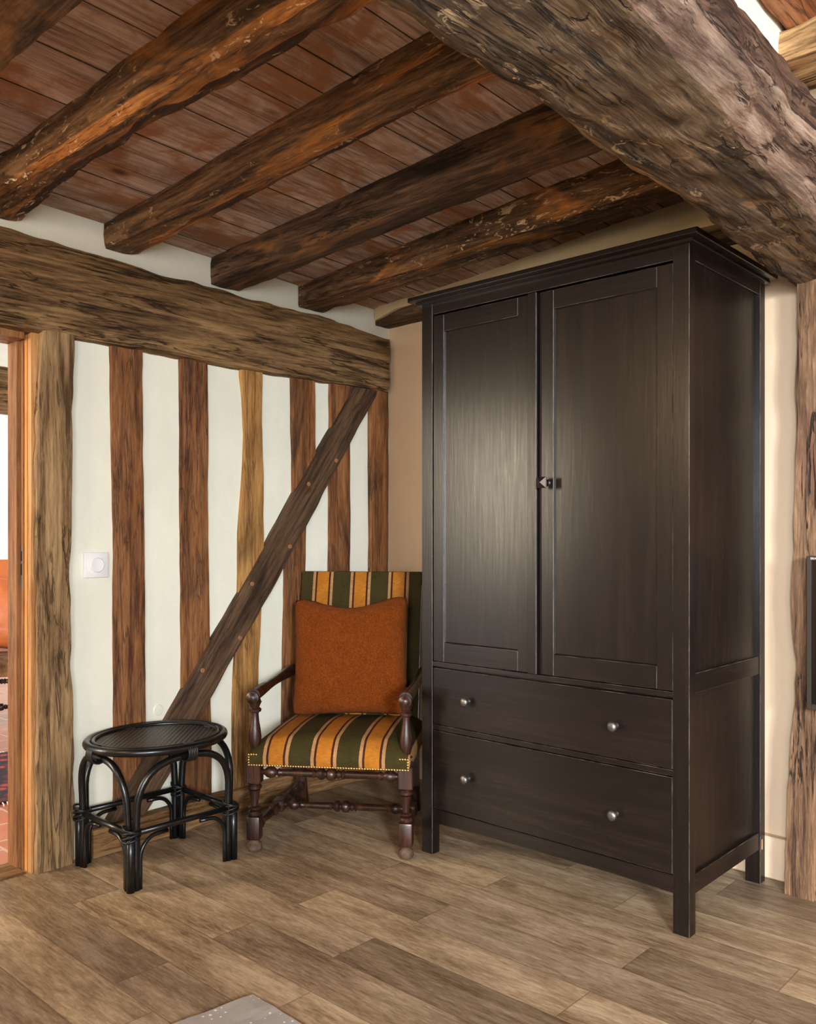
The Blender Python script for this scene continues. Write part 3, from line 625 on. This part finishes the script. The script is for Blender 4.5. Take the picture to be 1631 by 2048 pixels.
bm = bmesh.new(); box(bm, xm-0.036, xm+0.0, -0.008, 0.004, 0.7245, 2.010, bev=B, worn=1); box(bm, xm-0.012, xm+0.001, -0.0105, -0.008, 0.7245, 2.010, bev=0.001, worn=1); link('astragal', bm, ws, dL)
dR = door(xm+0.004, W-LEG-0.003, 0.055, 0.052, 0.006)
kx, kz = 1.436-WX0, 1.368
bm = bmesh.new(); lathe(bm, [(0.012, 0), (0.008, 0.004), (0.007, 0.02), (0.010, 0.024)], 16, aim((kx, 0.006, kz), (kx, -1, kz)))
k_ = link('knob', bm, 'darkmetal', dR, autos=40)
bm = bmesh.new(); s = 0.0185; y0 = -0.018
vb = [bm.verts.new((kx+a*s*0.75, y0, kz+b*s*0.75)) for a, b in ((-1, -1), (1, -1), (1, 1), (-1, 1))]; vm = [bm.verts.new((kx+a*s, y0-0.008, kz+b*s)) for a, b in ((-1, -1), (1, -1), (1, 1), (-1, 1))]
vm2 = [bm.verts.new((kx+a*s, y0-0.012, kz+b*s)) for a, b in ((-1, -1), (1, -1), (1, 1), (-1, 1))]; tp = bm.verts.new((kx, y0-0.022, kz))
bm.faces.new(vb)
for A, C in ((vb, vm), (vm, vm2)):
    for i in range(4): bm.faces.new((A[i], A[(i+1) % 4], C[(i+1) % 4], C[i]))
for i in range(4): bm.faces.new((vm2[i], vm2[(i+1) % 4], tp))
bmesh.ops.recalc_face_normals(bm, faces=bm.faces)
bmesh.ops.bevel(bm, geom=[e for e in bm.edges if e.verts[0] in vm2 and e.verts[1] in vm2 or e.verts[0] in vm and e.verts[1] in vm2], offset=0.002, segments=2, affect='EDGES')
link('pyramid_head', bm, 'darkmetal', k_)

# ================================================================== ARMCHAIR
def bead(r, h, n=5): return [(r*math.sin(math.pi*(i+0.5)/n)*0.35+r*0.65, h*i/(n-1)) for i in range(n)]
def prof_scale(base, z0, z1, rs): return [(r*rs, z0+(z1-z0)*t) for r, t in base]
BAL = [(0.55, 0), (0.9, 0.02), (1.0, 0.06), (0.9, 0.10), (0.5, 0.12), (0.55, 0.15), (0.9, 0.17), (0.5, 0.20), (0.62, 0.24), (0.85, 0.34), (0.9, 0.42), (0.78, 0.55), (0.58, 0.68), (0.5, 0.78), (0.52, 0.82), (0.85, 0.84), (0.9, 0.88), (0.6, 0.91), (0.75, 0.95), (0.95, 1.0)]
LEGT = [(0.6, 0), (0.95, 0.04), (1.0, 0.10), (0.85, 0.15), (0.5, 0.18), (0.85, 0.22), (0.9, 0.27), (0.5, 0.31), (0.5, 0.36), (0.58, 0.5), (0.72, 0.68), (0.82, 0.78), (0.5, 0.80), (0.98, 0.83), (1.0, 0.90), (0.8, 0.95), (0.6, 1.0)]
STR = [(0.5, 0), (0.55, 0.03), (1.0, 0.05), (1.15, 0.075), (1.0, 0.10), (0.55, 0.12), (0.85, 0.135), (0.6, 0.15), (0.62, 0.17), (0.72, 0.38), (0.9, 0.385), (0.6, 0.40), (0.7, 0.41), (1.1, 0.43), (1.15, 0.45), (0.6, 0.47), (0.6, 0.475), (1.15, 0.49), (1.25, 0.51), (1.1, 0.535), (0.6, 0.55), (0.9, 0.56), (0.6, 0.58), (0.95, 0.595), (0.6, 0.61), (0.74, 0.62), (0.62, 0.84), (0.85, 0.86), (0.55, 0.88), (1.0, 0.90), (1.15, 0.925), (1.0, 0.95), (0.55, 0.97), (0.5, 1.0)]
def armchair(label, loc, rz, seat_mat, back_mat, nails=True, group=None):
    t = thing('armchair', label, 'armchair', loc, rz, group)
    HX, YF, YR = 0.288, -0.27, 0.268
    T = 'turned'
    for sx in (-1, 1):
        x = sx*HX
        bm = bmesh.new(); lathe(bm, [(0.012, 0), (0.024, 0.006), (0.029, 0.018), (0.027, 0.032), (0.016, 0.042), (0.012, 0.05)], 18, Matrix.Translation((x, YF, 0))); 
        lg = bmesh.new(); box(lg, x-0.026, x+0.026, YF-0.026, YF+0.026, 0.048, 0.138, bev=0.008, seg=2)
        lathe(lg, prof_scale(LEGT, 0.136, 0.262, 0.027), 20, Matrix.Translation((x, YF, 0)))
        box(lg, x-0.028, x+0.028, YF-0.026, YF+0.026, 0.26, 0.345, bev=0.004)
        l = link('leg', lg, T, t, autos=35); link('foot', bm, 'turnedworn', l, smooth=True)
        # arm post
        bm = bmesh.new(); lathe(bm, prof_scale(BAL, 0.335, 0.565, 0.027), 20, Matrix.Translation((x, YF+0.005, 0))); link('arm_post', bm, T, t, autos=40)
        # arm
        bm = bmesh.new(); pts = []; rr = []
        for i in range(13):
            f = i/12; pts.append((x+sx*0.004*math.sin(f*3), YF-0.015+f*0.56, 0.592+0.012*f)); rr.append(0.021+0.004*math.cos(f*6))
        tube(bm, pts, rr, 14, sq=1.0)
        a = link('armrest', bm, T, t, autos=45)
        bm = bmesh.new(); lathe(bm, [(0.010, -0.012), (0.022, -0.010), (0.0255, 0.0), (0.024, 0.008), (0.016, 0.012), (0.013, 0.015), (0.006, 0.018), (0.0, 0.018)], 22, aim((x, YF-0.022, 0.584), (x, YF-1, 0.584)))
        lathe(bm, [(0.010, -0.016), (0.020, -0.014), (0.024, 0), (0.020, 0.012), (0.010, 0.014)], 18, aim((x, YF+0.0, 0.570), (x, YF+0.0, 1)))
        link('scroll', bm, T, a, autos=40)
        # rear leg (raked up into the back)
        bm = bmesh.new(); xr = sx*0.25
        seq = [(0.315, 0.0), (0.275, 0.12), (0.264, 0.36), (0.308, 0.6), (0.390, 0.97)]
        for (ya, za), (yb, zb) in zip(seq, seq[1:]):
            v = [bm.verts.new((xr+a*0.021, y+b*0.021, z)) for (y, z) in ((ya, za), (yb, zb)) for a, b in ((-1, -1), (1, -1), (1, 1), (-1, 1))]
            for q in ((0, 1, 5, 4), (1, 2, 6, 5), (2, 3, 7, 6), (3, 0, 4, 7), (3, 2, 1, 0), (4, 5, 6, 7)): bm.faces.new([v[i] for i in q])
        link('leg', bm, T, t)
        # side stretcher
        bm = bmesh.new(); p = Vector((x, YF+0.02, 0.092)); q = Vector((xr, YR, 0.10)); m = (p+q)/2; d = (q-p).normalized()
        L_ = (m-p).length-0.03
        SS = [(0.6, 0), (1.05, 0.06), (1.1, 0.12), (0.6, 0.17), (0.9, 0.22), (0.6, 0.27), (0.65, 0.32), (0.85, 0.6), (0.6, 0.7), (1.0, 0.76), (1.1, 0.82), (0.6, 0.88), (0.8, 0.94), (0.8, 1.0)]
        lathe(bm, prof_scale(SS, 0, L_, 0.021), 18, aim(p, q)); lathe(bm, prof_scale([(r, 1-z) for r, z in SS[::-1]], 0, L_, 0.021), 18, aim(m+d*0.03, q))
        box(bm, m.x-0.023, m.x+0.023, m.y-0.033, m.y+0.033, m.z-0.023, m.z+0.023, bev=0.004)
        link('stretcher', bm, T, t, autos=40)
    bm = bmesh.new(); lathe(bm, prof_scale(STR, 0, 0.576-0.045, 0.0195), 20, aim((-HX+0.024, YF, 0.302), (HX, YF, 0.302))); link('stretcher', bm, T, t, autos=40)
    my = (YF+0.02+YR)/2
    bm = bmesh.new(); lathe(bm, prof_scale(STR, 0, 0.536-0.045, 0.0195), 20, aim((-0.268+0.022, my, 0.096), (HX, my, 0.096))); link('stretcher', bm, T, t, autos=40)
    # seat: domed upholstery
    bm = bmesh.new(); NX, NY = 34, 30; x0, x1, y0, y1 = -0.302, 0.302, -0.300, 0.265
    def top(u, v):
        e = min(1, (min(u, 1-u))*9); e = math.sin(e*math.pi/2); ev = math.sin(min(1, v*7)*math.pi/2); er = math.sin(min(1, (1-v)*7+0.3)*math.pi/2)
        return 0.385+0.012*e+0.030*ev*er*e**0.7+0.018*math.sin(math.pi*u)*math.sin(math.pi*min(1, v*1.1))
    g = [[bm.verts.new((x0+(x1-x0)*i/NX, y0+(y1-y0)*j/NY+0.012*(1-min(1, (j/NY)*12)), top(i/NX, j/NY))) for j in range(NY+1)] for i in range(NX+1)]
    for i in range(NX):
        for j in range(NY): bm.faces.new((g[i][j], g[i+1][j], g[i+1][j+1], g[i][j+1]))
    rim = [g[i][0] for i in range(NX+1)]+[g[NX][j] for j in range(1, NY+1)]+[g[i][NY] for i in range(NX-1, -1, -1)]+[g[0][j] for j in range(NY-1, 0, -1)]
    prev = rim
    for k, z in enumerate((0.368, 0.350, 0.332)):
        off = (0.005, 0.004, 0.0)[k]
        nw = []
        for v in rim:
            dx = off if v.co.x > x1-0.002 else (-off if v.co.x < x0+0.002 else 0); dy = -0.012-off if v.co.y < y0+0.0125 else (off if v.co.y > y1-0.002 else 0)
            nw.append(bm.verts.new((v.co.x+dx, v.co.y+dy, z)))
        m_ = len(rim)
        for i in range(m_): bm.faces.new((prev[i], nw[i], nw[(i+1) % m_], prev[(i+1) % m_]))
        prev = nw
    bm.faces.new(prev[::-1]); bmesh.ops.recalc_face_normals(bm, faces=bm.faces)
    seat = link('seat', bm, seat_mat, t, autos=60)
    if nails:
        bm = bmesh.new(); lathe(bm, [(0.0046, 0), (0.0046, 0.0014), (0.003, 0.0038), (0.0, 0.004)], 10, aim((0, 0, 0), (0, -1, 0)))
        nl = link('upholstery_nail', bm, 'brass', seat, smooth=True); first = True
        spots = [(-0.300+0.6*i/60, -0.3015, 0.335) for i in range(61)]
        for sx in (-1, 1):
            spots += [(sx*0.300, -0.3045, 0.335+0.0098*k) for k in range(1, 5)]+[(sx*(0.300-0.0098*k), -0.3045, 0.375) for k in range(1, 4)]
        for p in spots:
            n_ = nl if first else nl.copy()
            if not first: COL.objects.link(n_); n_.parent = seat
            n_.location = p; first = False
    # back
    bm = bmesh.new(); NZ, NX = 26, 24
    def bp(u, f, side):
        z = 0.36+f*0.67; yb = 0.235+0.135*f**1.15; th = 0.058; bul = 0.014*math.sin(math.pi*u)**0.5*math.sin(math.pi*min(1, f+0.02))**0.4
        return Vector((-0.268+0.536*u, yb-bul if side == 0 else yb+th, z))
    fr = [[bm.verts.new(bp(i/NX, j/NZ, 0)) for j in range(NZ+1)] for i in range(NX+1)]; bk = [[bm.verts.new(bp(i/NX, j/NZ, 1)) for j in range(NZ+1)] for i in range(NX+1)]
    for i in range(NX):
        for j in range(NZ): bm.faces.new((fr[i][j], fr[i+1][j], fr[i+1][j+1], fr[i][j+1])); bm.faces.new((bk[i][j], bk[i][j+1], bk[i+1][j+1], bk[i+1][j]))
        bm.faces.new((fr[i][NZ], fr[i+1][NZ], bk[i+1][NZ], bk[i][NZ])); bm.faces.new((fr[i][0], bk[i][0], bk[i+1][0], fr[i+1][0]))
    for j in range(NZ): bm.faces.new((fr[0][j], fr[0][j+1], bk[0][j+1], bk[0][j])); bm.faces.new((fr[NX][j], bk[NX][j], bk[NX][j+1], fr[NX][j+1]))
    bmesh.ops.recalc_face_normals(bm, faces=bm.faces)
    link('backrest', bm, back_mat, t, autos=50)
    return t
ch = armchair('old turned-wood armchair with green, ochre and cream striped upholstery beside the wardrobe', (0.498, -0.783, 0), R(35.1), 'stripe_seat', 'stripe_back')
def pillow(name, mat, W_, H_, T_, loc, rx, rz, rl=0.0, sag=0.03):
    bm = bmesh.new(); N = 44
    def P(u, v, s):
        a, b = 2*u-1, 2*v-1
        prof = max(0, (1-abs(a)**3.2))**0.5*max(0, (1-abs(b)**3.2))**0.5
        px = a*(1-0.055*(1-abs(b)**2)*abs(a)**3)*W_/2; pz = b*(1-0.05*(1-abs(a)**2)*abs(b)**3)*H_/2
        cr_ = max(0, abs(a)+abs(b)-1.80); px -= math.copysign(cr_*0.20*W_/2, a); pz -= math.copysign(cr_*0.20*H_/2, b)
        if b > 0: pz -= sag*(math.cos(a*math.pi*0.55))**2*b**3
        q = noise.fractal(Vector((u*5, v*5, s)), 1, 2, 3)*0.006*min(1, prof*3)
        r = 0.0025*noise.noise(Vector((u*90, v*90, s*3)))
        return Vector((px+r, s*(prof*T_/2+q), pz+r))
    A = [[bm.verts.new(P(i/N, j/N, -1)) for j in range(N+1)] for i in range(N+1)]; Bk = [[(A[i][j] if i in (0, N) or j in (0, N) else bm.verts.new(P(i/N, j/N, 1))) for j in range(N+1)] for i in range(N+1)]
    for i in range(N):
        for j in range(N): bm.faces.new((A[i][j], A[i+1][j], A[i+1][j+1], A[i][j+1])); bm.faces.new((Bk[i][j], Bk[i][j+1], Bk[i+1][j+1], Bk[i+1][j]))
    o = link(name, bm, mat, smooth=True)
    o.rotation_mode = 'QUATERNION'; o.rotation_quaternion = (Matrix.Rotation(rz, 4, 'Z') @ Matrix.Rotation(rx, 4, 'X') @ Matrix.Rotation(rl, 4, 'Y')).to_quaternion(); o.location = loc
    return o
def chair_pt(x, y, z, base=(0.498, -0.783), a=R(35.1)): return Vector((base[0]+x*math.cos(a)-y*math.sin(a), base[1]+x*math.sin(a)+y*math.cos(a), z))
pc = pillow('cushion', 'mohair', 0.50, 0.50, 0.15, chair_pt(-0.008, 0.165, 0.685), R(-12), R(35.1), R(-2), sag=0.035)
tag(pc, 'fluffy rust-orange square cushion leaning on the back of the striped armchair', 'cushion')

# ================================================================== RATTAN TABLE
tb = thing('side_table', 'black rattan side table with oval woven top and arched legs under the wall brace', 'side table', (0.24, -1.475, 0))
AX, AY, ZR = 0.232, 0.262, 0.455
def oval(ax, ay, z, n=72): return [(ax*math.cos(2*math.pi*i/n), ay*math.sin(2*math.pi*i/n), z) for i in range(n)]
bm = bmesh.new(); tube(bm, oval(AX-0.014, AY-0.014, ZR), 0.0145, 14, closed=True); link('rim', bm, 'rattan', tb, smooth=True)
bm = bmesh.new(); tube(bm, oval(AX-0.036, AY-0.036, ZR+0.006), 0.008, 10, closed=True); link('inner_rim', bm, 'rattan', tb, smooth=True)
bm = bmesh.new(); c0 = [bm.verts.new(p) for p in oval(AX-0.03, AY-0.03, ZR+0.003)]; c1 = [bm.verts.new(p) for p in oval(AX-0.03, AY-0.03, ZR-0.006)]
bm.faces.new(c0); bm.faces.new(c1[::-1])
for i in range(72): bm.faces.new((c1[i], c1[(i+1) % 72], c0[(i+1) % 72], c0[i]))
link('woven_top', bm, 'weave', tb)
HX_, HY_ = 0.176, 0.205; r0 = 0.0125
corners = [(-HX_, -HY_), (HX_, -HY_), (HX_, HY_), (-HX_, HY_)]
def arch(p, q, out):
    p, q = Vector((*p, 0)), Vector((*q, 0)); d = (q-p).normalized(); p = p+d*0.019; q = q-d*0.019; L_ = (q-p).length; o = Vector((*out, 0))
    pts = [p+Vector((0, 0, z)) for z in (0, 0.08, 0.16, 0.22)]
    n = 22
    for i in range(1, n):
        a = math.pi*i/n; cx = math.cos(a); sx = math.sin(a)
        u = 0.5-0.5*math.copysign(abs(cx)**0.72, cx); h = abs(sx)**0.8
        pts.append(p+d*(L_*u)+Vector((0, 0, 0.25+0.172*h))+o*(0.018*h))
    pts += [q+Vector((0, 0, z)) for z in (0.22, 0.16, 0.08, 0)]
    bm = bmesh.new(); tube(bm, pts, r0, 12); return link('arch', bm, 'rattan', tb, smooth=True), (p+q)/2+o*0.018
for i, out in enumerate(((0, -1), (1, 0), (0, 1), (-1, 0))):
    p, q = corners[i], corners[(i+1) % 4]
    o_, mid = arch(p, q, out)
    # binding at apex
    d = Vector((q[0]-p[0], q[1]-p[1], 0)).normalized(); nn = Vector((*out, 0))
    bm = bmesh.new()
    rimp = Vector((nn.x*(AX-0.014), nn.y*(AY-0.014), 0)); cm = (mid+rimp)/2
    for k in range(6):
        c_ = cm+d*(0.0065*(k-2.5)); hw = (rimp-mid).length/2+0.0165
        ring = [c_+nn*(hw*math.cos(a))+Vector((0, 0, 0.437+0.031*math.sin(a))) for a in (2*math.pi*j/16 for j in range(16))]
        tube(bm, ring, 0.0032, 6, closed=True)
    link('binding', bm, 'binding', tb, smooth=True)
    # stretcher
    pv, qv = Vector((*p, 0.192)), Vector((*q, 0.192))
    bm = bmesh.new(); tube(bm, [pv-nn*0.0, pv+(qv-pv)*0.5, qv], 0.0105, 12); link('stretcher', bm, 'rattan', tb, smooth=True)
    # curved braces under the stretcher, one at each end
    for (a_, b_) in ((p, q), (q, p)):
        A_ = Vector((*a_, 0)); dd = (Vector((*b_, 0))-A_).normalized(); A_ = A_+dd*0.034
        pts = [A_+Vector((0, 0, z)) for z in (0, 0.05, 0.10)]
        for j in range(1, 9):
            a = math.pi/2*j/8; pts.append(A_+dd*(0.065*(1-math.cos(a)))+Vector((0, 0, 0.10+0.072*math.sin(a))))
        pts.append(A_+dd*0.105+Vector((0, 0, 0.173)))
        bm = bmesh.new(); tube(bm, pts, 0.0075, 10); link('curved_brace', bm, 'rattan', tb, smooth=True)
for (x, y) in corners:
    sx, sy = math.copysign(1, x), math.copysign(1, y)
    bm = bmesh.new(); tube(bm, [(x+sx*0.003, y+sy*0.003, 0), (x+sx*0.003, y+sy*0.003, 0.1), (x+sx*0.003, y+sy*0.003, 0.205)], 0.014, 12)
    lathe(bm, [(0.006, -0.0), (0.011, 0.002), (0.0125, 0.008)], 10, Matrix.Translation((x+sx*0.003, y+sy*0.003, 0)))
    l = link('leg', bm, 'rattan', tb, smooth=True)
    bm = bmesh.new()
    for k in range(5):
        z = 0.178+0.007*k; tube(bm, [(x-sx*0.004+0.028*math.cos(a), y-sy*0.004+0.028*math.sin(a), z+0.010*math.sin(a*1+k)) for a in (2*math.pi*j/18 for j in range(18))], 0.0038, 6, closed=True)
    link('binding', bm, 'binding', l, smooth=True)

# ================================================================== TELEVISION
a = on_y(1613, 1112, -0.30); zt, xl = a.z, a.x; zb = on_y(1613, 1418, -0.30).z
tv = thing('television', 'flat television with dark bezel hung on the tan post at the right edge', 'television', (xl, -0.30, zb))
TW, TH = 0.84, zt-zb
bm = bmesh.new(); box(bm, 0, TW, 0.0, 0.035, 0, TH, bev=0.004); link('casing', bm, 'bezel', tv)
bm = bmesh.new(); bz = 0.014
for (x0, x1, z0, z1) in ((0, bz, 0, TH), (TW-bz, TW, 0, TH), (bz, TW-bz, TH-bz, TH), (bz, TW-bz, 0, bz+0.004)): box(bm, x0, x1, -0.006, 0.001, z0, z1, bev=0.0015)
link('bezel', bm, 'bezel', tv)
bm = bmesh.new(); box(bm, bz-0.001, TW-bz+0.001, -0.002, 0.001, bz, TH-bz); link('screen', bm, 'screen', tv)
fc = bpy.data.curves.new('t', 'FONT'); fc.body = 'BRANDT'; fc.size = 0.0095; fc.extrude = 0.0003; fo = bpy.data.objects.new('t', fc); COL.objects.link(fo)
bpy.context.view_layer.update(); me = bpy.data.meshes.new_from_object(fo.evaluated_get(bpy.context.evaluated_depsgraph_get())); bpy.data.objects.remove(fo)
me.materials.clear(); me.materials.append(M['letter']); lt = bpy.data.objects.new('lettering', me); COL.objects.link(lt); lt.parent = tv; lt.rotation_euler = (R(90), 0, 0); lt.location = (0.0125, -0.0065, TH-0.0105)
bm = bmesh.new(); box(bm, 0.08, 0.22, 0.035, 0.084, 0.15, 0.35, bev=0.003); link('wall_bracket', bm, 'steel', tv)

# ================================================================== GREY DOTTED MAT
p0 = on_z(505, 1989, 0.008); pa = on_z(345, 2048, 0.008); pb = on_z(600, 2046, 0.008)
ua = (pa-p0); ua.z = 0; ua.normalize(); ub = (pb-p0); ub.z = 0; ub.normalize()
bm = bmesh.new(); N = 26; LA, LB_ = 0.9, 0.6
def mp(i, j, top):
    p = p0+ua*(LA*i/N)+ub*(LB_*j/N); z = 0.009 if top else 0.0005
    if top: z += 0.003*noise.noise(Vector((i*0.4, j*0.4, 0)))
    return (p.x, p.y, z)
tp = [[bm.verts.new(mp(i, j, True)) for j in range(N+1)] for i in range(N+1)]
for i in range(N):
    for j in range(N): bm.faces.new((tp[i][j], tp[i+1][j], tp[i+1][j+1], tp[i][j+1]))
rim = [(i, 0) for i in range(N+1)]+[(N, j) for j in range(1, N+1)]+[(i, N) for i in range(N-1, -1, -1)]+[(0, j) for j in range(N-1, 0, -1)]
bt = [bm.verts.new(mp(i, j, False)) for i, j in rim]; rv = [tp[i][j] for i, j in rim]
for k in range(len(rim)): bm.faces.new((rv[k], bt[k], bt[(k+1) % len(rim)], rv[(k+1) % len(rim)]))
bm.faces.new(bt); bmesh.ops.recalc_face_normals(bm, faces=bm.faces)
o = link('floor_mat', bm, 'dots'); tag(o, 'corner of a grey mat with small white dots on the plank floor', 'mat')

# ================================================================== NEXT ROOM
c2 = armchair('dark carved armchair with orange leather seen through the doorway', (-2.62, -0.86, 0), R(62), 'tapestry', 'leather', nails=False)
o = pillow('cushion', 'leather', 0.48, 0.48, 0.16, (-2.60, -0.86, 0.72), R(-12), R(62), R(8), sag=0.0)
o.location = (-2.745, -0.795, 0.69); tag(o, 'orange leather cushion on the carved armchair in the next room', 'cushion')
rg = thing('rug', 'dark red patterned rug with cream fringe on the terracotta tiles', 'rug', (-1.35, -1.35, 0), R(-8))
bm = bmesh.new(); box(bm, -0.45, 0.5, -1.1, 1.1, 0.0005, 0.010, bev=0.003); link('pile', bm, 'persian', rg)
for sx in (-1, 1):
    bm = bmesh.new(); x0_ = 0.5 if sx > 0 else -0.45
    for k in range(110):
        y = -1.09+2.18*k/109; tube(bm, [(x0_, y, 0.006), (x0_+sx*0.02, y+rnd.uniform(-.004, .004), 0.005), (x0_+sx*0.045, y+rnd.uniform(-.01, .01), 0.003)], 0.003, 4)
    o = link('fringe', bm, 'fringe', rg); o['kind'] = 'stuff'
o = timber('ceiling_beam', 'y', -3.0, 2.04, lambda s: rect(-3.3, -3.08, 2.06, 2.36), 'wall_beam', amp=0.01, seed=61); tag(o, 'pale oak beam high up in the room beyond the doorway', 'timber beam')
o = timber('ceiling_joist', 'x', -3.6, -0.3, lambda s: rect(-1.25, -1.05, 2.36, 2.50), 'joist', amp=0.008, seed=62); tag(o, 'dark joist just under the doorway head in the next room', 'ceiling joist')
